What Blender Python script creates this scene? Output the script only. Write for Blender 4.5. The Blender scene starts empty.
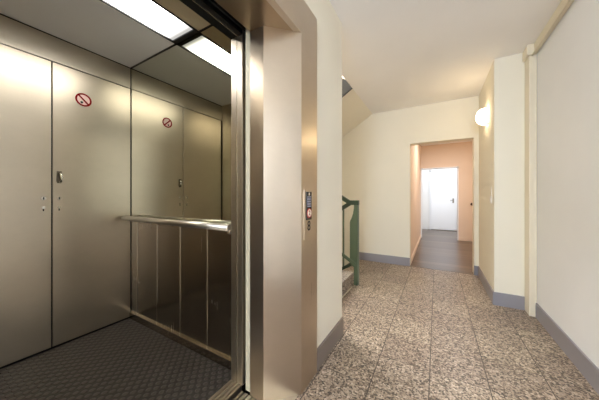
import bpy, bmesh, math, random
from mathutils import Vector
S = 1.2                      # eye height in metres; plan and heights below are written in units of it
C = bpy.context.scene.collection
sc = bpy.context.scene
PI = math.pi

# ------------------------------------------------------------------ materials
def lin(c):
    return tuple(((v/255)/12.92 if v/255 <= .04045 else ((v/255+.055)/1.055)**2.4) for v in c) + (1,)

def mat(name, col, rough=.6, metal=0., spec=.5, emit=None, estr=0.):
    m = bpy.data.materials.new(name); m.use_nodes = True
    b = m.node_tree.nodes['Principled BSDF']
    b.inputs['Base Color'].default_value = lin(col)
    b.inputs['Roughness'].default_value = rough
    b.inputs['Metallic'].default_value = metal
    b.inputs['Specular IOR Level'].default_value = spec
    if emit:
        b.inputs['Emission Color'].default_value = lin(emit)
        b.inputs['Emission Strength'].default_value = estr
    return m

class NT:
    def __init__(s, m): s.t = m.node_tree; s.b = s.t.nodes['Principled BSDF']
    def n(s, typ, **kw):
        x = s.t.nodes.new(typ)
        for k, v in kw.items():
            if k.startswith('i_'):
                key = k[2:]; key = int(key) if key.isdigit() else key.replace('_', ' ')
                x.inputs[key].default_value = v
            else: setattr(x, k, v)
        return x
    def l(s, a, b): s.t.links.new(a, b)
    def math(s, op, a, b=None, c=None):
        x = s.n('ShaderNodeMath', operation=op)
        for i, v in enumerate((a, b, c)):
            if v is None: continue
            if isinstance(v, (int, float)): x.inputs[i].default_value = v
            else: s.l(v, x.inputs[i])
        return x.outputs[0]
    def pos(s):
        return s.n('ShaderNodeNewGeometry').outputs['Position']
    def mapping(s, src, scale=(1,1,1), rot=(0,0,0)):
        m = s.n('ShaderNodeMapping'); m.inputs['Scale'].default_value = scale; m.inputs['Rotation'].default_value = rot
        s.l(src, m.inputs['Vector']); return m.outputs[0]
    def ramp(s, fac, stops, interp='LINEAR'):
        r = s.n('ShaderNodeValToRGB'); r.color_ramp.interpolation = interp
        e = r.color_ramp.elements
        while len(e) < len(stops): e.new(.5)
        for el, (p, c) in zip(e, stops): el.position = p; el.color = lin(c)
        s.l(fac, r.inputs[0]); return r.outputs[0]
    def mix(s, fac, a, b):
        x = s.n('ShaderNodeMix', data_type='RGBA')
        for i, v in ((0, fac), (6, a), (7, b)):
            if isinstance(v, (int, float, tuple)): x.inputs[i].default_value = v
            else: s.l(v, x.inputs[i])
        return x.outputs[2]
    def bump(s, h, strength, dist=.01):
        x = s.n('ShaderNodeBump'); x.inputs['Strength'].default_value = strength; x.inputs['Distance'].default_value = dist
        s.l(h, x.inputs['Height']); s.l(x.outputs[0], s.b.inputs['Normal'])

def steel(name, col, rough, axis='v', bump=.12, aniso=.0, vary=.08):
    m = mat(name, col, rough, 1.0); t = NT(m); p = t.pos()
    sc_ = {'v': (260, 260, 4), 'h': (6, 6, 300)}[axis]
    n1 = t.n('ShaderNodeTexNoise', i_Scale=1., i_Detail=2.); t.l(t.mapping(p, sc_), n1.inputs['Vector'])
    n2 = t.n('ShaderNodeTexNoise', i_Scale=2.2, i_Detail=5., i_Roughness=.65); t.l(t.mapping(p, (1,1,1.4)), n2.inputs['Vector'])
    r = t.math('MULTIPLY_ADD', n2.outputs[0], vary*2, rough - vary)
    r2 = t.math('MULTIPLY_ADD', n1.outputs[0], .06, r)
    t.l(r2, t.b.inputs['Roughness'])
    c = t.mix(n2.outputs[0], lin(tuple(int(v*.93) for v in col)), lin(tuple(min(255, int(v*1.05)) for v in col)))
    t.l(c, t.b.inputs['Base Color'])
    t.bump(n1.outputs[0], bump, .002)
    if aniso:
        t.b.inputs['Anisotropic'].default_value = aniso
        cx = t.n('ShaderNodeCombineXYZ'); cx.inputs[2].default_value = 1.; t.l(cx.outputs[0], t.b.inputs['Tangent'])
    return m

def plaster(name, col, rough=.85, amt=.25, scale=140):
    m = mat(name, col, rough, spec=.25); t = NT(m); p = t.pos()
    n = t.n('ShaderNodeTexNoise', i_Scale=scale, i_Detail=3.); t.l(p, n.inputs['Vector'])
    t.bump(n.outputs[0], amt, .004)
    n2 = t.n('ShaderNodeTexNoise', i_Scale=1.3, i_Detail=4.); t.l(p, n2.inputs['Vector'])
    t.l(t.mix(n2.outputs[0], lin(tuple(int(v*.97) for v in col)), lin(tuple(min(255, int(v*1.02)) for v in col))), t.b.inputs['Base Color'])
    return m

def terrazzo(name='terrazzo', grid=True):
    m = mat(name, (150, 135, 120), .38, spec=.45); t = NT(m); p = t.pos()
    v = t.n('ShaderNodeTexVoronoi', feature='F1', i_Scale=98.); t.l(p, v.inputs['Vector'])
    sep = t.n('ShaderNodeSeparateColor'); t.l(v.outputs['Color'], sep.inputs[0])
    chips = t.ramp(sep.outputs[0], [(0, (22, 18, 16)), (.20, (80, 66, 56)), (.34, (150, 138, 126)), (.55, (178, 168, 156)), (.80, (204, 194, 182)), (.93, (228, 220, 208))], 'CONSTANT')
    v2 = t.n('ShaderNodeTexVoronoi', feature='F1', i_Scale=210.); t.l(p, v2.inputs['Vector'])
    sp2 = t.n('ShaderNodeSeparateColor'); t.l(v2.outputs['Color'], sp2.inputs[0])
    fine = t.ramp(sp2.outputs[1], [(0, (64, 56, 50)), (.22, (168, 154, 140)), (.8, (198, 185, 170))], 'CONSTANT')
    col = t.mix(.3, chips, fine)
    big = t.n('ShaderNodeTexNoise', i_Scale=1.6, i_Detail=2.); t.l(p, big.inputs['Vector'])
    if grid:
        tile = .273*S
        xyz = t.n('ShaderNodeSeparateXYZ'); t.l(p, xyz.inputs[0])
        gx = t.math('DIVIDE', t.math('ADD', xyz.outputs[0], (.035+.273*20)*S), tile)
        gy = t.math('DIVIDE', t.math('ADD', xyz.outputs[1], (-1.545+.273*40)*S), tile)
        wn = t.n('ShaderNodeTexWhiteNoise', noise_dimensions='2D')
        cb = t.n('ShaderNodeCombineXYZ'); t.l(t.math('FLOOR', gx), cb.inputs[0]); t.l(t.math('FLOOR', gy), cb.inputs[1]); t.l(cb.outputs[0], wn.inputs['Vector'])
        tint = t.mix(wn.outputs[0], lin((226, 214, 204)), lin((255, 246, 232)))
        mx = t.n('ShaderNodeMix', data_type='RGBA', blend_type='MULTIPLY'); mx.inputs[0].default_value = 1
        t.l(col, mx.inputs[6]); t.l(tint, mx.inputs[7]); col = mx.outputs[2]
        dx = t.math('ABSOLUTE', t.math('SUBTRACT', t.math('FRACT', gx), .5))
        dy = t.math('ABSOLUTE', t.math('SUBTRACT', t.math('FRACT', gy), .5))
        jx = t.math('GREATER_THAN', dx, .4915)
        jy = t.math('MULTIPLY', t.math('GREATER_THAN', dy, .4925), .8)
        j = t.math('MAXIMUM', jx, jy)
        col = t.mix(j, col, lin((66, 54, 45)))
        t.bump(t.math('SUBTRACT', 1., j), .4, .002)
    t.l(col, t.b.inputs['Base Color'])
    return m

def studded():
    m = mat('studded rubber', (46, 43, 40), .42, spec=.5); t = NT(m); p = t.pos()
    pitch = .042
    q = t.mapping(p, (1/pitch, 1/pitch, 0), (0, 0, PI/4))
    xyz = t.n('ShaderNodeSeparateXYZ'); t.l(q, xyz.inputs[0])
    fx = t.math('SUBTRACT', t.math('FRACT', t.math('ADD', xyz.outputs[0], 500.)), .5)
    fy = t.math('SUBTRACT', t.math('FRACT', t.math('ADD', xyz.outputs[1], 500.)), .5)
    d = t.math('SQRT', t.math('ADD', t.math('MULTIPLY', fx, fx), t.math('MULTIPLY', fy, fy)))
    mr = t.n('ShaderNodeMapRange'); mr.inputs[1].default_value = .30; mr.inputs[2].default_value = .40; mr.inputs[3].default_value = 1; mr.inputs[4].default_value = 0
    t.l(d, mr.inputs[0])
    t.bump(mr.outputs[0], 1., .02)
    n = t.n('ShaderNodeTexNoise', i_Scale=5., i_Detail=4.); t.l(p, n.inputs['Vector'])
    base = t.mix(n.outputs[0], lin((44, 41, 39)), lin((72, 67, 62)))
    lit_top = t.mix(n.outputs[0], lin((72, 67, 62)), lin((100, 93, 86)))  # stud tops lightened in the colour to act as highlights
    t.l(t.mix(mr.outputs[0], base, lit_top), t.b.inputs['Base Color'])
    t.l(t.math('MULTIPLY_ADD', n.outputs[0], .3, .25), t.b.inputs['Roughness'])
    return m

def planks():
    m = mat('dark floorboards', (84, 66, 52), .28); t = NT(m); p = t.pos()
    xyz = t.n('ShaderNodeSeparateXYZ'); t.l(p, xyz.inputs[0])
    gy = t.math('DIVIDE', xyz.outputs[1], .19)
    wn = t.n('ShaderNodeTexWhiteNoise', noise_dimensions='1D'); t.l(t.math('FLOOR', gy), wn.inputs['W'])
    n = t.n('ShaderNodeTexNoise', i_Scale=1., i_Detail=5., i_Roughness=.7); t.l(t.mapping(p, (3, 30, 1)), n.inputs['Vector'])
    f = t.math('ADD', t.math('MULTIPLY', wn.outputs[0], .5), t.math('MULTIPLY', n.outputs[0], .5))
    c = t.ramp(f, [(.1, (60, 48, 38)), (.5, (94, 77, 62)), (.9, (124, 105, 88))])
    j = t.math('LESS_THAN', t.math('FRACT', gy), .04)
    t.l(t.mix(j, c, lin((30, 22, 16))), t.b.inputs['Base Color'])
    return m

M = dict(
    back=steel('smudged brushed steel', (204, 193, 174), .28, 'h', .05, aniso=.4, vary=.055),
    header=steel('header steel', (198, 189, 172), .28, 'h', .01, vary=.04),
    ctan=steel('satin ceiling strip', (222, 206, 180), .5, 'h', .03, vary=.04),
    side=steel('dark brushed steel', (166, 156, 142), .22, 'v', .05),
    frame=steel('brushed frame steel', (204, 190, 172), .27, 'v', .08, vary=.05),
    ret=steel('return panel steel', (206, 196, 180), .34, 'v', .06),
    rail=steel('satin handrail steel', (208, 203, 192), .34, 'h', .02, vary=.03),
    head=steel('door head steel', (176, 154, 128), .34, 'v', .06),
    edge=mat('polished joint strip', (228, 220, 204), .25, 1.),
    mirror=mat('mirror glass', (205, 205, 190), .015, 1.),
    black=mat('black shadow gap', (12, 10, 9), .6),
    dark=mat('dark door gear', (16, 15, 16), .35, .0),
    cabceil=plaster('grey cab ceiling board', (238, 236, 236), .5, .05),
    alu=steel('grooved aluminium', (214, 206, 190), .35, 'h', .05),
    door=mat('cream painted door edge', (206, 196, 168), .45),
    stud=studded(),
    cream=plaster('cream textured wallpaper', (240, 232, 213)),
    right=plaster('off white wallpaper', (240, 240, 240)),
    ceil=plaster('ceiling paint', (250, 246, 240), .9, .1),
    base=mat('grey skirting paint', (148, 144, 148), .4),
    baseL=mat('grey brown skirting paint', (128, 116, 108), .4),
    trunk=mat('cream painted trunking', (232, 221, 196), .5),
    terr=terrazzo(), terrs=terrazzo('stair terrazzo', False), wood=planks(),
    peach=plaster('peach wall paint', (236, 216, 196), .8, .1),
    white=plaster('white wall paint', (240, 240, 238), .8, .05),
    whitegloss=mat('white gloss door paint', (244, 246, 248), .35),
    green=mat('green railing paint', (84, 100, 76), .42),
    greend=mat('dark green handrail', (38, 56, 36), .4),
    anth=mat('anthracite stringer paint', (52, 52, 54), .5),
    chrome=mat('chrome', (220, 216, 205), .12, 1.),
    dull=mat('dull zinc lock', (120, 112, 98), .35, 1.),
    red=mat('sign red', (138, 8, 14), .8, spec=.1), pink=mat('sign faded pink', (252, 214, 208), .8, spec=.1),
    bk=mat('glossy black plastic', (20, 17, 17), .25), bkm=mat('matt black print', (16, 14, 14), .6),
    grey=mat('grey display grille', (150, 148, 160), .4), orange=mat('call button ring', (150, 48, 34), .4, emit=(200, 60, 40), estr=.12),
    cap=mat('white button cap', (240, 226, 210), .35),
    swp=mat('white plastic', (235, 230, 222), .4), brown=mat('dark brown plastic', (70, 42, 26), .5),
)
def emitter(name, col, strength):
    m = bpy.data.materials.new(name); m.use_nodes = True; nt = m.node_tree
    nt.nodes.clear(); o = nt.nodes.new('ShaderNodeOutputMaterial'); e = nt.nodes.new('ShaderNodeEmission')
    e.inputs[0].default_value = lin(col); e.inputs[1].default_value = strength
    nt.links.new(e.outputs[0], o.inputs[0]); return m
M['diff'] = emitter('lit cab diffuser', (255, 252, 246), 6.3)
# glow gradient put into the emission: dimmer towards the panel ends, no tubes modelled
nt = M['diff'].node_tree; e_ = next(n for n in nt.nodes if n.type == 'EMISSION')
g_ = nt.nodes.new('ShaderNodeNewGeometry'); x_ = nt.nodes.new('ShaderNodeSeparateXYZ'); nt.links.new(g_.outputs['Position'], x_.inputs[0])
def nm(op, a, b):
    q = nt.nodes.new('ShaderNodeMath'); q.operation = op
    for i, v in enumerate((a, b)):
        if isinstance(v, (int, float)): q.inputs[i].default_value = v
        else: nt.links.new(v, q.inputs[i])
    return q.outputs[0]
d_ = nm('ABSOLUTE', nm('SUBTRACT', x_.outputs[1], .526*S), 0)
mr_ = nt.nodes.new('ShaderNodeMapRange'); mr_.interpolation_type = 'SMOOTHSTEP'
for i, v in ((1, .27*S), (2, .425*S), (3, 7.), (4, .24)): mr_.inputs[i].default_value = v
nt.links.new(d_, mr_.inputs[0]); nt.links.new(mr_.outputs[0], e_.inputs[1])
M['dome'] = emitter('lit opal glass', (255, 230, 190), 6.5)
M['fill_shade'] = emitter('lit fill lamp shade', (240, 243, 255), 44.)  # glow of the added hall fill lamp

# ------------------------------------------------------------------ mesh helpers (all input in S units, world)
class MB:
    def __init__(s): s.bm = bmesh.new()
    def box(s, x0, x1, y0, y1, z0, z1):
        bm = s.bm; v = [bm.verts.new((x*S, y*S, z*S)) for z in (z0, z1) for y in (y0, y1) for x in (x0, x1)]
        for f in ((0,2,3,1), (4,5,7,6), (0,1,5,4), (2,6,7,3), (0,4,6,2), (1,3,7,5)): bm.faces.new([v[i] for i in f])
        return s
    def prism(s, pts, a0, a1, axis='z'):
        """pts: outline in the two other axes (x,y | x,z | y,z), extruded along axis"""
        bm = s.bm
        def P(p, a):
            q = {'z': (p[0], p[1], a), 'y': (p[0], a, p[1]), 'x': (a, p[0], p[1])}[axis]
            return bm.verts.new(tuple(c*S for c in q))
        lo = [P(p, a0) for p in pts]; hi = [P(p, a1) for p in pts]; n = len(pts)
        bm.faces.new(lo[::-1]); bm.faces.new(hi)
        for i in range(n): bm.faces.new((lo[i], lo[(i+1) % n], hi[(i+1) % n], hi[i]))
        return s
    def tube(s, path, r, seg=16, cap=True):
        """round tube along points, metres radius in S units"""
        bm = s.bm; P = [Vector(p)*S for p in path]; rings = []
        for i, p in enumerate(P):
            d = (P[min(i+1, len(P)-1)] - P[max(i-1, 0)]).normalized()
            up = Vector((0,0,1)) if abs(d.z) < .9 else Vector((1,0,0))
            a = d.cross(up).normalized(); b = d.cross(a).normalized()
            rr = (r[i] if isinstance(r, (list, tuple)) else r)*S
            rings.append([bm.verts.new(p + a*math.cos(t)*rr + b*math.sin(t)*rr) for t in [2*PI*k/seg for k in range(seg)]])
        for r0, r1 in zip(rings, rings[1:]):
            for k in range(seg):
                f = bm.faces.new((r0[k], r0[(k+1) % seg], r1[(k+1) % seg], r1[k])); f.smooth = True
        if cap: bm.faces.new(rings[0][::-1]); bm.faces.new(rings[-1])
        return s
    def ring(s, c, n_axis, r0, r1, t, seg=40):
        """flat annulus around the x axis"""
        bm = s.bm; x, y, z = c; V = []
        for xx in (x, x+t):
            for r in (r0, r1):
                V.append([bm.verts.new((xx*S, (y+math.cos(a)*r)*S, (z+math.sin(a)*r)*S)) for a in [2*PI*k/seg for k in range(seg)]])
        for A, B in ((0,1), (3,2), (1,3), (2,0)):
            for k in range(seg): bm.faces.new((V[A][k], V[A][(k+1) % seg], V[B][(k+1) % seg], V[B][k]))
        return s
    def build(s, name, m, parent=None, bevel=0., smooth=False, **tags):
        bm = s.bm; bmesh.ops.recalc_face_normals(bm, faces=bm.faces[:])
        if bevel:
            bmesh.ops.bevel(bm, geom=bm.edges[:], offset=bevel, segments=2, profile=.6, affect='EDGES', clamp_overlap=True)
        co = [v.co for v in bm.verts]
        lo = Vector([min(c[i] for c in co) for i in range(3)]); hi = Vector([max(c[i] for c in co) for i in range(3)])
        org = Vector(((lo.x+hi.x)/2, (lo.y+hi.y)/2, lo.z))
        for v in bm.verts: v.co -= org
        if smooth:
            for f in bm.faces: f.smooth = True
        me = bpy.data.meshes.new(name); bm.to_mesh(me); bm.free(); me.materials.append(m)
        o = bpy.data.objects.new(name, me); C.objects.link(o)
        if parent:
            o.parent = parent; o.location = org - wloc(parent)
        else: o.location = org
        for k, v in tags.items(): o[k] = v
        return o
def wloc(o):
    p = Vector(o.location)
    while o.parent: o = o.parent; p += Vector(o.location)
    return p
def thing(name, label, cat, loc, group=None):
    o = bpy.data.objects.new(name, None); o.empty_display_size = .1; C.objects.link(o); o.location = Vector(loc)*S
    o['label'] = label; o['category'] = cat
    if group: o['group'] = group
    return o
def struct(name, mb, m, **k): return mb.build(name, m, kind='structure', **k)
def bx(*a): return MB().box(*a)

# ------------------------------------------------------------------ key dimensions
XL, XR = -.60, .715          # hall side walls
YE = 3.71                    # end wall
ZC = 2.26                    # hall ceiling
YW = 1.654                   # end of the lift wall
XS = -.80                    # stairwell edge on the floor
XS2 = -1.14                  # top edge of the flight down
XC = -.855                   # stairwell edge in the ceiling
YN = 2.62                    # newel line between the flights
BH = .118                    # skirting height

# ------------------------------------------------------------------ setting : hall
struct('floor', MB().prism([(XL-.01,-2.6),(XR+.3,-2.6),(XR+.3,YE),(XS2,YE),(XS2,YN+.06),(XS,YN+.06),(XS,YW-.02),(XL-.01,YW-.02)], -.12, 0), M['terr'])
struct('ceiling', MB().prism([(-2.6,-2.8),(XR+.3,-2.8),(XR+.3,YE+.1),(XC,YE+.1),(XC,YW),(-2.6,YW)], ZC, ZC+.14), M['ceil'])
struct('wall_right', bx(XR, XR+.15, -2.6, 2.79, 0, ZC), M['right'])
struct('wall_right_pier', MB().prism([(.457,2.79),(XR+.15,2.79),(XR+.15,YE),(.457,YE)], 0, ZC), M['cream'])
wl = MB()
wl.box(XL-.15, XL, 1.17, YW, 0, ZC)                     # between lift frame and stairs
wl.box(XL-.15, XL, -.14, 1.17, 1.96, ZC)                # above the frame
wl.box(XL-.15, XL, -2.6, -.14, 0, ZC)                   # behind the photographer
struct('wall_left', wl, M['cream'])
we = MB()
we.box(-3.9, -.331, YE, YE+.15, -1.6, 4.6)
we.box(.407, 1.3, YE, YE+.15, 0, ZC)
we.box(-.331, .407, YE, YE+.15, 1.743, ZC)
struct('wall_end', we, M['cream'])
wb = MB()
wb.box(-.75, .87, -2.75, -2.6, 0, .75); wb.box(-.75, .87, -2.75, -2.6, 1.85, ZC)
wb.box(-.75, -.35, -2.75, -2.6, .75, 1.85); wb.box(.45, .87, -2.75, -2.6, .75, 1.85)
struct('wall_back', wb, M['cream'])
w = MB()
for a in ((-.35,-.31,.75,1.85), (.41,.45,.75,1.85), (.03,.07,.75,1.85)): w.box(a[0], a[1], -2.70, -2.65, a[2], a[3])
w.box(-.35, .45, -2.70, -2.65, .75, .79); w.box(-.35, .45, -2.70, -2.65, 1.81, 1.85)
struct('fill_window', w, M['whitegloss'])  # unseen window, added behind the camera to let fill light in
# skirtings
struct('baseboard_right', bx(XR-.011, XR, -2.6, 2.67, 0, BH), M['base'])
struct('baseboard_left', bx(XL, XL+.011, 1.217, YW, 0, BH), M['baseL'])
struct('baseboard_pier_front', bx(.446, .664, 2.779, 2.79, 0, BH), M['base'])
struct('baseboard_pier_side', bx(.446, .457, 2.79, YE-.011, 0, BH), M['base'])
struct('baseboard_end_left', bx(XS2, -.331, YE-.011, YE, 0, BH), M['base'])
struct('baseboard_end_right', bx(.407, .457, YE-.011, YE, 0, BH), M['base'])

# ------------------------------------------------------------------ setting : stairwell
struct('wall_stair_near', bx(-3.9, XL-.15, YW-.1, YW, -1.6, 4.6), M['cream'])
struct('wall_stair_far', bx(-4.05, -3.9, YW-.1, YE+.15, -1.6, 4.6), M['cream'])
struct('wall_stair_upper', bx(XC+.0, XC+.1, YW, YE, ZC+.9, 4.6), M['cream'])
struct('ceiling_stairwell', bx(-4.05, XC+.1, YW-.1, YE+.15, 4.6, 4.7), M['ceil'])
struct('floor_lower', bx(-4.05, XS, YW-.1, YE+.15, -1.7, -1.6), M['terrs'])
struct('wall_below_landing', bx(XS2, XS2+.1, YN+.03, YE, -1.6, -.12), M['cream'])

def flight(label, x0, z0, dx, dz, n, y0, y1, soffit_mat, group):
    """steps from (x0,z0) going -x; dz per riser (negative goes down)"""
    t = thing('stair_flight', label, 'stairs', (x0, (y0+y1)/2, min(z0, z0+0)), group)
    g = .2417; r = .15
    for k in range(n):
        if dz > 0: a, b, top = x0-g*(k+1), x0-g*k, z0+r*(k+1)
        else:      a, b, top = x0-g*(k+1), x0-g*k, z0-r*(k+1)
        m = MB(); m.box(a-.002, b-.010, y0, y1, top-r, top-.03)
        m.box(a-.002, b, y0-.004, y1+.004, top-.03, top)
        m.build('step', M['terrs'], t)
    return t
t = flight('terrazzo stair flight going up from the hall behind the green railing', XS-.005, 0, -1, 1, 8, YW+.02, YN-.03, None, None)
MB().prism([(XS-.01,-.0), (XS-.26,0), (XS-.01-8*.2417,8*.15-.15), (XS-.01-8*.2417,8*.15-.3), (XS-.2,-.12), (XS-.01,-.12)], YW+.02, YN-.05, 'y').build('stair_slab', M['cream'], t)
t = flight('terrazzo stair flight going down from the hall beyond the green railing', XS2-.005, 0, -1, -1, 8, YN+.06, YE-.01, None, None)
MB().prism([(XS2-.01,-.15), (XS2-.01-7.9*.2417,-8*.15), (XS2-.01-7.9*.2417,-8*.15-.15), (XS2-.01,-.3)], YN+.06, YE-.01, 'y').build('stair_slab', M['cream'], t)
t = thing('stair_landing', 'half landing of the staircase between two flights', 'landing', (-3.3, 2.6, 1.05))
bx(-3.9, XS-.01-8*.2417, YW+.0, YE, 1.05, 1.2).build('landing_slab', M['terrs'], t)
# returning flight overhead: cream soffit, dark edge panel
t = thing('stair_flight', 'overhead stair flight with sloping cream underside beyond the ceiling edge', 'stairs', (XC-.9, 3.2, 1.2))
YR = 2.72
sl = .62; L = 1.87
MB().prism([(XC,ZC-.0), (XC,ZC+.14), (XC-L,ZC+.14-L*sl), (XC-L,ZC-L*sl)], YR, YE-.002, 'y').build('soffit_slab', M['cream'], t)
for k in range(7):
    MB().prism([(XC-.2417*(k+1),ZC+.14-.15*(k+1)), (XC-.2417*(k+1),ZC+.14-.15*k-.005), (XC-.2417*k,ZC+.14-.15*k-.005)], YR+.02, YE-.002, 'y').build('step', M['terrs'], t)
MB().prism([(XC,ZC+.055), (XC,ZC+.06), (XC-.5,ZC+.42), (XC-.5,ZC-.5*sl), (XC-.0,ZC)], YR-.02, YR, 'y').build('stringer', M['anth'], t)

# ------------------------------------------------------------------ stair railing
t = thing('stair_railing', 'green painted steel stair railing with flat newel post and dark handrails', 'railing', (XS+.005, YN, 0))
xp = XS+.012
# flat curved post plate in the x-z plane
prof = [(xp+.022,0), (xp+.022,.905), (xp-.018,.905), (xp-.020,.86), (xp-.030,.80), (xp-.047,.75), (xp-.062,.72), (xp-.066,.70), (xp-.066,.25), (xp-.05,.22), (xp-.02,.20), (xp-.02,0)]
MB().prism(prof, YN-.012, YN+.012, 'y').build('newel_post', M['green'], t, bevel=.004)
MB().prism([(xp+.03,0), (xp+.03,.9), (xp-.005,.9), (xp-.005,0)], YN+.0121, YN+.03, 'y').build('post_flange', mat('lit green paint', (120,128,112), .4), t, bevel=.003)  # paler copy of the green: light on this side put into colour
def rail(pts, w, h, name, m, par):
    """square-ish bar along points in (x,z) at given y"""
    for (a, b) in zip(pts, pts[1:]): pass
    mb = MB(); y = pts[0][1]
    up = [(p[0], p[2]+h/2) for p in pts]; dn = [(p[0], p[2]-h/2) for p in pts][::-1]
    mb.prism(up+dn, y-w/2, y+w/2, 'y'); return mb.build(name, m, par, bevel=.006)
g = .62
rail([(xp+.035,YN,.925), (xp-.07,YN,.925), (xp-.9,YN,.925+.83*g)], .05, .052, 'top_rail', M['greend'], t)
rail([(xp-.068,YN+.06,.925), (xp-.9,YN+.06,.925-.83*g)], .05, .052, 'top_rail', M['greend'], t)
rail([(xp+.0,YN-.02,.235), (xp-.85,YN-.02,.235+.85*g)], .022, .04, 'lower_rail', M['green'], t)
rail([(xp-.03,YN+.06,.235), (xp-.85,YN+.06,.235-.82*g)], .022, .04, 'lower_rail', M['greend'], t)
for k in range(5):
    x = xp-.165-.15*k
    zt = .925-(xp-.068-x)*g; zb = .235-(xp-.03-x)*g
    bx(x-.008, x+.008, YN+.052, YN+.068, zb, zt).build('baluster', M['green'], t)
for k in range(1, 5):
    x = xp-.165-.15*k
    bx(x-.008, x+.008, YN-.03, YN-.014, .235+(xp-x)*g, .925+(xp-.07-x)*g).build('baluster', M['green'], t)

# ------------------------------------------------------------------ corridor and far room
struct('floor_corridor', bx(-.4, 1.3, YE-.0, 8.2, -.1, .002), M['wood'])
struct('wall_corridor_left', bx(-.45, -.335, YE+.15, 6.41, 0, 2.2), M['peach'])
struct('wall_corridor_right', bx(.95, 1.05, YE+.15, 6.41, 0, 2.2), M['peach'])
wc = MB(); wc.box(.40, .95, 6.41, 6.5, 0, 2.2); wc.box(-.335, .40, 6.41, 6.5, 1.64, 2.2)
struct('wall_corridor_end', wc, M['peach'])
struct('ceiling_corridor', bx(-.45, 1.05, YE+.15, 6.5, 2.2, 2.3), M['ceil'])
struct('baseboard_corridor_end', bx(.42, .95, 6.39, 6.41, 0, .07), M['peach'])
struct('baseboard_corridor_left', bx(-.335, -.325, YE+.15, 6.39, 0, .07), M['peach'])
tr = MB(); tr.box(-.335, -.315, 6.39, 6.5, 0, 1.66); tr.box(.40, .42, 6.39, 6.5, 0, 1.66); tr.box(-.335, .42, 6.39, 6.5, 1.64, 1.665)
struct('trim_1', tr, M['whitegloss'])
struct('wall_far_left', bx(-.5, -.40, 6.5, 8.2, 0, 2.2), M['white'])
struct('wall_far_right', bx(1.3, 1.4, 6.5, 8.2, 0, 2.2), M['white'])
struct('wall_far_end', bx(-.5, 1.4, 8.1, 8.2, 0, 2.2), M['white'])
struct('ceiling_far', bx(-.5, 1.4, 6.5, 8.2, 2.2, 2.3), M['white'])
d = struct('door_1', bx(-.152, .56, 8.06, 8.085, .02, 1.72), M['whitegloss'], bevel=.004)
bx(.385, .42, 8.050, 8.06, .80, .93).build('handle_plate', M['dull'], d)
MB().tube([(.40,8.055,.88), (.40,8.02,.88), (.33,8.02,.88)], .009, 10).build('handle', M['dull'], d)
fr = MB(); fr.box(-.19, -.157, 8.05, 8.10, 0, 1.76); fr.box(.565, .60, 8.05, 8.10, 0, 1.76); fr.box(-.19, .60, 8.05, 8.10, 1.725, 1.76)
struct('trim_2', fr, M['whitegloss'])

# ------------------------------------------------------------------ hall fittings
t = thing('wall_lamp', 'round opal glass wall lamp, lit, high on the wall beside the doorway', 'lamp', (.457, 3.12, 1.80))
ml = MB(); ml.tube([(.4568,3.12,1.831), (.445,3.12,1.831)], .085, 32); ml.build('lamp_base', M['swp'], t)
N = 8
ml = MB(); ml.tube([(.445-.085*math.sin(PI/2*k/N), 3.12, 1.831) for k in range(N+1)], [.086*math.cos(PI/2*k/N)**.7+.002 for k in range(N+1)], 32); ml.build('glass_dome', M['dome'], t)

t = thing('cable_trunking', 'cream painted trunking running up the corner and along the ceiling', 'trunking', (.69, 2.73, 0))
bx(.665, XR-.001, 2.668, 2.787, .0, 2.17).build('vertical_duct', M['trunk'], t, bevel=.006)
bx(.675, .683, 2.66, 2.668, .03, 2.16).build('cable', M['trunk'], t)
bx(.688, .702, 2.662, 2.668, 0.03, 2.16).build('cover_strip', M['trunk'], t)
bx(.693, XR-.001, -2.5, 2.66, 2.172, ZC-.002).build('ceiling_duct', M['trunk'], t, bevel=.004)
bx(.650, XR-.001, 2.655, 2.787, 2.172, ZC-.002).build('corner_box', M['trunk'], t, bevel=.006)
MB().tube([(.686,-2.5,2.165), (.686,2.66,2.165)], .008, 10).build('cable', M['trunk'], t)

t = thing('light_switch', 'small white light switch on the pier wall below the lit lamp', 'light switch', (.452, 2.91, .93))
bx(.449, .4568, 2.875, 2.945, .93, 1.0).build('switch_plate', M['swp'], t, bevel=.003)
bx(.446, .449, 2.89, 2.93, .945, .985).build('rocker', M['swp'], t, bevel=.002)
bx(.453, .4568, 2.907, 2.913, 1.0, 1.09).build('cable', M['swp'], t)
o = MB().tube([(.667,6.409,.82), (.667,6.385,.82)], .03, 20).build('light_switch', M['brown']); o['label'] = 'small dark brown round switch on the peach corridor wall'; o['category'] = 'light switch'

t = thing('fill_ceiling_lamp', 'round white fill lamp added on the hall ceiling behind the camera', 'lamp', (.1, -1.2, ZC))  # unseen lamp, added as general fill for the hall
MB().tube([(.1,-1.2,ZC-.001), (.1,-1.2,ZC-.03)], .13, 32).build('lamp_base', M['swp'], t)
MB().tube([(.1,-1.2,ZC-.03-.06*math.sin(PI/2*k/6)) for k in range(7)], [.15*math.cos(PI/2*k/6)+.002 for k in range(7)], 32).build('glass_shade', M['fill_shade'], t)

# ------------------------------------------------------------------ elevator door frame (splayed steel portal)
YC = .50                      # centre of the opening
def my(y, s): return YC + s*(y-YC)
fz = 1.822; fo = 2.005
fr = thing('elevator_door_frame', 'brushed steel splayed frame around the open elevator doorway', 'door frame', (XL, YC, 0))
for s in (1, -1):
    P = [(-.590,1.217), (-.590,1.037), (-.7235,.9016), (-.809,.9016), (-.809,.915), (-.72,.93), (-.62,1.06), (-.62,1.217)]
    MB().prism([(x, my(y, s)) for x, y in P], 0, fz).build('jamb', M['frame'], fr)
    P = [(my(1.217,s),fz), (my(1.217,s),fo), (my(1.037,s),fz)]
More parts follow.
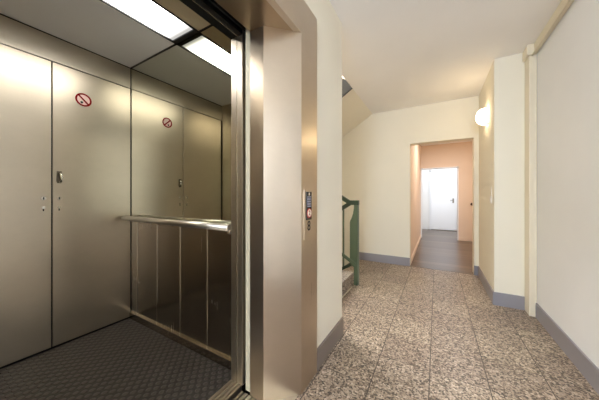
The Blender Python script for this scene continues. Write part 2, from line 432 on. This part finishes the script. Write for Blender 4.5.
# head: front band with mitred ends, soffit
ya, yb = my(1.217,-1), 1.217
MB().prism([(my(1.037,-1),fz+.0005), (1.037,fz+.0005), (1.217,fo), (my(1.217,-1),fo)], -.62, -.590, 'x').build('head_band', M['frame'], fr)
for s in (1, -1):
    MB().prism([(my(1.037,s),fz+.0005), (my(1.217,s),fz+.0005), (my(1.217,s),fo-.0005)], -.62, -.5905, 'x').build('corner_piece', M['frame'], fr)
mb = MB()
mb.prism([(-.809,my(.93,-1)), (-.809,.93), (-.7235,.93), (-.6205,1.03), (-.6205,my(1.03,-1)), (-.7235,my(.93,-1))], fz+.0005, fz+.05)
mb.build('head_soffit', M['head'], fr)

# landing door, parked open behind the jamb
t = thing('sliding_door', 'cream edge of the open landing door parked behind the steel frame', 'door', (-.828, 1.2, 0))
bx(-.845, -.812, .908, 1.4, .01, 1.86).build('door_panel', M['door'], t, bevel=.003)
# sills
t = thing('landing_sill', 'grooved aluminium landing sill at the foot of the elevator frame', 'sill', (-.79, YC, 0))
mb = MB()
for a, b, z in ((-.862,-.850,.004), (-.850,-.842,-.02), (-.842,-.822,.004), (-.822,-.815,-.02), (-.815,-.795,.004), (-.795,-.790,-.01), (-.790,-.77,.004), (-.77,-.765,-.01), (-.765,-.70,.004)):
    mb.box(a, b, my(.90,-1), .90, -.05, z)
mb.build('sill_plate', M['alu'], t)
MB().prism([(-.70,my(.932,-1)), (-.70,.932), (-.602,1.036), (-.602,my(1.036,-1))], -.05, .003).build('threshold_plate', M['alu'], t)
# shaft
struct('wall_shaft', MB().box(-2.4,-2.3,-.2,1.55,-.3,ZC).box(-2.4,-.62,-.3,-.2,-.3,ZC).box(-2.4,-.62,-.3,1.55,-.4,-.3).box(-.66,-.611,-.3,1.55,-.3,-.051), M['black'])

# ------------------------------------------------------------------ elevator cab
XB, YM, YA, XF = -2.178, .992, .040, -.968       # back wall, mirror wall, other side wall, front return
ZH = 2.054
cab = thing('elevator_cab', 'open elevator cab lined with brushed steel and a dark studded floor', 'elevator', (-1.55, .52, -.02))
bx(XB, XF, YA, YM, -.03, 0).build('cab_floor', M['stud'], cab)
# shell behind the gaps
sh = MB(); sh.box(XB-.03, XB-.012, YA-.03, YM+.03, -.03, ZH+.06); sh.box(XB-.03, XF+.083, YM+.012, YM+.03, -.03, ZH+.06)
sh.box(XB-.03, XF+.083, YA-.03, YA-.012, -.03, ZH+.06); sh.box(XB-.03, XF+.083, YA-.03, YM+.03, ZH+.03, ZH+.06)
sh.build('cab_shell', M['black'], cab)
g = .0035
seam = .529
zb_ = .012; zt_ = 1.879
def lock_set(pan, y, latch):
    for z, nm in ((.985, 'lock'), (.925, 'keyhole')):
        MB().tube([(XB+.0005,y,z), (XB+.006,y,z)], .012 if nm == 'lock' else .008, 16).build(nm, M['chrome'], pan)
        bx(XB+.006, XB+.007, y-.003, y+.003, z-.008, z+.008).build('keyhole_slot', M['bkm'], pan) if nm == 'lock' else bx(XB+.0005, XB+.002, y-.003, y+.003, z-.022, z-.008).build('keyhole_slot', M['bkm'], pan)
    if latch:
        m = MB(); m.prism([(y-.010,1.085), (y+.010,1.085), (y+.014,1.10), (y+.012,1.165), (y-.012,1.165), (y-.014,1.10)], XB+.0005, XB+.004, 'x'); m.build('latch_plate', M['dull'], pan, bevel=.001)
        MB().tube([(XB+.004,y,1.155), (XB+.022,y+.003,1.145), (XB+.026,y+.006,1.12), (XB+.020,y+.004,1.095), (XB+.004,y,1.09)], [.006,.007,.0085,.007,.005], 12).build('latch_handle', M['chrome'], pan)
p1 = bx(XB-.012, XB, seam+g, YM-g*1.3, zb_, zt_).build('back_wall_panel', M['back'], cab, bevel=.0015)
lock_set(p1, .563, True)
p2 = bx(XB-.012, XB, .05+g, seam-g, zb_, zt_).build('back_wall_panel', M['back'], cab, bevel=.0015)
lock_set(p2, .490, False)
h1 = bx(XB-.012, XB, YA+.0, YM-g*1.3, zt_+.006, ZH-.008).build('header_strip', M['header'], cab)
# ceiling boards + lamp opening
LX0, LX1, LY0, LY1 = -1.554, -1.330, .09, .962
bx(XB, LX0-.012, YA, YM-.006, ZH, ZH+.02).build('ceiling_panel', M['cabceil'], cab)
bx(LX1+.012, XF, YA, YM-.006, ZH, ZH+.02).build('ceiling_panel', M['ctan'], cab)
mb = MB(); mb.box(LX0-.012, LX0, YA, YM, ZH-.004, ZH+.02); mb.box(LX1, LX1+.012, YA, YM, ZH-.004, ZH+.02)
mb.box(LX0, LX1, LY1, YM, ZH-.004, ZH+.02); mb.box(LX0, LX1, YA, LY0, ZH-.004, ZH+.02)
mb.box(XB, XF, YM-.006, YM, ZH-.004, ZH+.02)
mb.build('ceiling_trim', M['dark'], cab)
t = thing('ceiling_light', 'bright rectangular light panel set in the elevator ceiling', 'ceiling light', ((LX0+LX1)/2, .52, ZH))
bx(LX0+.001, LX1-.001, LY0+.001, LY1-.001, ZH+.004, ZH+.010).build('diffuser', M['diff'], t)
# side walls
ZR = .8255
t0 = .05
edges = [XB+.002, -2.078, -1.798, -1.519, -1.243, XF]
for a, b in zip(edges, edges[1:]):
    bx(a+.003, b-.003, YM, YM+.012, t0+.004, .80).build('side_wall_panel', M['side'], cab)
    bx(b-.003, b+.003, YM-.002, YM+.004, t0+.004, .80).build('joint_strip', M['edge'], cab) if b != XF else None
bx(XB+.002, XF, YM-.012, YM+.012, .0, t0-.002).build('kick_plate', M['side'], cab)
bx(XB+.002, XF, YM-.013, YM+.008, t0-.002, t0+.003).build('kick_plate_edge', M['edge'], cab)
bx(XB-.0, XF, YA-.012, YA, .0, ZH).build('side_wall_panel', M['back'], cab)
# front returns and header
for s in (1, -1):
    y0 = my(.928, s); y1 = my(.992, s) if s > 0 else YA
    a, b = sorted((y0, y1))
    bx(XF, XF+.083, a, b, 0, ZH).build('front_return', M['ret'], cab, bevel=.004)
    bx(XF+.040, XF+.046, y0-.0008 if s > 0 else y0-.002, y0+.002 if s > 0 else y0+.0008, 0, 1.85).build('joint_strip', M['edge'], cab)
bx(XF, XF+.083, my(.928,-1), .928, 1.85, ZH).build('door_header', M['dark'], cab)
bx(XF+.052, XF+.056, my(.928,-1), .928, 1.846, 1.85).build('header_highlight', M['edge'], cab)  # bright strip added in place of the highlight along the header edge
mb = MB()
for a, b, z in ((-.968,-.950,.004), (-.950,-.944,-.015), (-.944,-.930,.004), (-.930,-.924,-.015), (-.924,-.908,.004), (-.908,-.902,-.015), (-.902,-.888,.004)):
    mb.box(a, b, my(.928,-1), .928, -.04, z)
mb.build('cab_sill', M['alu'], cab)
# door gear over the gap (belongs to the landing)
t = thing('door_track', 'dark sliding door track above the elevator doorway', 'door track', (-.85, .5, 1.87))
bx(-.878, -.812, -.15, 1.15, 1.875, 1.93).build('track_housing', M['dark'], t)
bx(-.872, -.862, -.15, 1.15, 1.862, 1.875).build('track_rail', M['black'], t)

# mirror (top-level)
t = thing('mirror', 'large mirror covering the upper elevator side wall above the handrail', 'mirror', (-1.57, YM, .83))
bx(XB+.004, XF, YM, YM+.010, .802, ZH-.006).build('mirror_glass', M['mirror'], t)
# handrail
t = thing('handrail', 'satin steel handrail across the elevator side wall below the mirror', 'handrail', (-1.57, .945, ZR-.02))
MB().tube([(-2.150,.930,ZR), (-.980,.930,ZR)], .020, 24).build('rail_tube', M['rail'], t)
for x in (-2.0, -1.55, -1.02):
    MB().tube([(x,.935,ZR-.010), (x,.955,ZR-.022), (x,.9915,ZR-.022)], .008, 12).build('bracket', M['chrome'], t)
bx(-.995, -.975, .925, .975, ZR-.035, ZR-.015).build('end_bracket', M['chrome'], t, bevel=.003)

# no smoking sign
sy, sz, R_ = .689, 1.684, .046
t = thing('no_smoking_sign', 'round red no smoking sticker on the elevator back wall', 'sign', (XB, sy, sz-R_))
MB().tube([(XB+.0004,sy,sz), (XB+.0014,sy,sz)], R_, 40).build('sign_disc', M['pink'], t)
MB().ring((XB+.0014,sy,sz), 'x', R_*.76, R_, .0006).build('prohibition_ring', M['red'], t)
def bar(cy, cz, L, w, ang, x0, x1):
    ca, sa = math.cos(ang), math.sin(ang)
    return MB().prism([(cy+ca*a-sa*b, cz+sa*a+ca*b) for a, b in ((-L,-w), (L,-w), (L,w), (-L,w))], x0, x1, 'x')
bar(sy, sz, R_*.86, R_*.12, -PI/4, XB+.0020, XB+.0025).build('slash', M['red'], t)
bar(sy, sz-.004, R_*.5, R_*.09, PI/5, XB+.0014, XB+.0019).build('cigarette', M['cap'], t)
MB().tube([(XB+.0014,sy-.010,sz-.020), (XB+.0021,sy-.010,sz-.020)], .008, 12).build('ember', M['bkm'], t)

# call panel
px = -.590
t = thing('call_panel', 'slim steel call panel with a black module, lit button and number 8', 'call panel', (px, 1.124, .775))
bx(px, px+.003, 1.063, 1.185, .775, 1.032).build('face_plate', M['frame'], t)
m_ = bx(px+.003, px+.006, 1.080, 1.138, .874, 1.022).build('button_module', M['bk'], t, bevel=.001)
bx(px+.006, px+.0068, 1.089, 1.129, .942, .998).build('display', M['grey'], m_)
for k in range(4): bx(px+.0068, px+.0072, 1.089, 1.129, .950+.013*k, .953+.013*k).build('display_line', M['bkm'], m_)
MB().ring((px+.006,1.109,.910), 'x', .019, .025, .002).build('button_ring', M['orange'], m_)
MB().tube([(px+.006,1.109,.910), (px+.0085,1.109,.910)], .020, 24).build('call_button', M['cap'], m_)
def text(body, size, y, z, x, m, name, par):
    cu = bpy.data.curves.new(name, 'FONT'); cu.body = body; cu.size = size*S; cu.extrude = .0004; cu.align_x = 'CENTER'; cu.align_y = 'CENTER'; cu.offset = .0005
    o = bpy.data.objects.new(name, cu); C.objects.link(o)
    o.rotation_euler = (PI/2, 0, PI/2)
    bpy.context.view_layer.update()
    me = bpy.data.meshes.new_from_object(o.evaluated_get(bpy.context.evaluated_depsgraph_get()))
    bpy.data.objects.remove(o); bpy.data.curves.remove(cu)
    me.materials.clear(); me.materials.append(m)
    o = bpy.data.objects.new(name, me); C.objects.link(o); o.rotation_euler = (PI/2, 0, PI/2)
    o.parent = par; o.location = Vector((x*S, y*S, z*S)) - wloc(par); return o
text('8', .072, 1.112, .840, px+.0034, M['bkm'], 'floor_number', t)
text('8', .022, 1.109, 1.010, px+.0064, M['cap'], 'display_digit', m_)
text('2', .034, 1.109, .910, px+.0089, M['red'], 'button_mark', m_)

# ------------------------------------------------------------------ light
def area(name, loc, rot, sx, sy, power, col):
    l = bpy.data.lights.new(name, 'AREA'); l.shape = 'RECTANGLE'; l.size = sx; l.size_y = sy; l.energy = power; l.color = lin(col)[:3]
    o = bpy.data.objects.new(name, l); C.objects.link(o); o.location = Vector(loc)*S; o.rotation_euler = rot; return o
area('hall_window_fill', (.05,-2.8,1.3), (PI/2,0,0), .95, 1.3, 62, (204,226,255))  # fill outside the added window, standing in for daylight
area('stairwell_fill', (-2.4,2.7,4.5), (0,0,0), 2.0, 1.5, 95, (240,244,255))  # added fill from above; no window is built here
area('corridor_fill', (.3,5.0,2.19), (0,0,0), .4, .4, 11, (255,246,236))  # added fill under the corridor ceiling, without a fixture
area('far_room_fill', (.3,7.2,2.19), (0,0,0), .8, .8, 12, (240,246,255))  # unseen source added to brighten the far room
w = bpy.data.worlds.new('world'); sc.world = w; w.use_nodes = True
w.node_tree.nodes['Background'].inputs[0].default_value = (.8,.88,1,1); w.node_tree.nodes['Background'].inputs[1].default_value = .6

# ------------------------------------------------------------------ camera
cam = bpy.data.cameras.new('camera'); co = bpy.data.objects.new('camera', cam); C.objects.link(co)
cam.sensor_width = 36; cam.lens = 237/599*36; cam.shift_y = -4/599; cam.clip_start = .01
co.location = (0,0,S); co.rotation_euler = (PI/2, 0, math.radians(30.1)); sc.camera = co
vs = sc.view_settings; vs.view_transform = 'Standard'; vs.look = 'None'; vs.gamma = 1; vs.use_curve_mapping = False; vs.exposure = 1.32
sc.cycles.use_denoising = True; sc.cycles.max_bounces = 10; sc.cycles.diffuse_bounces = 6; sc.cycles.glossy_bounces = 6
sc.cycles.sample_clamp_indirect = 8
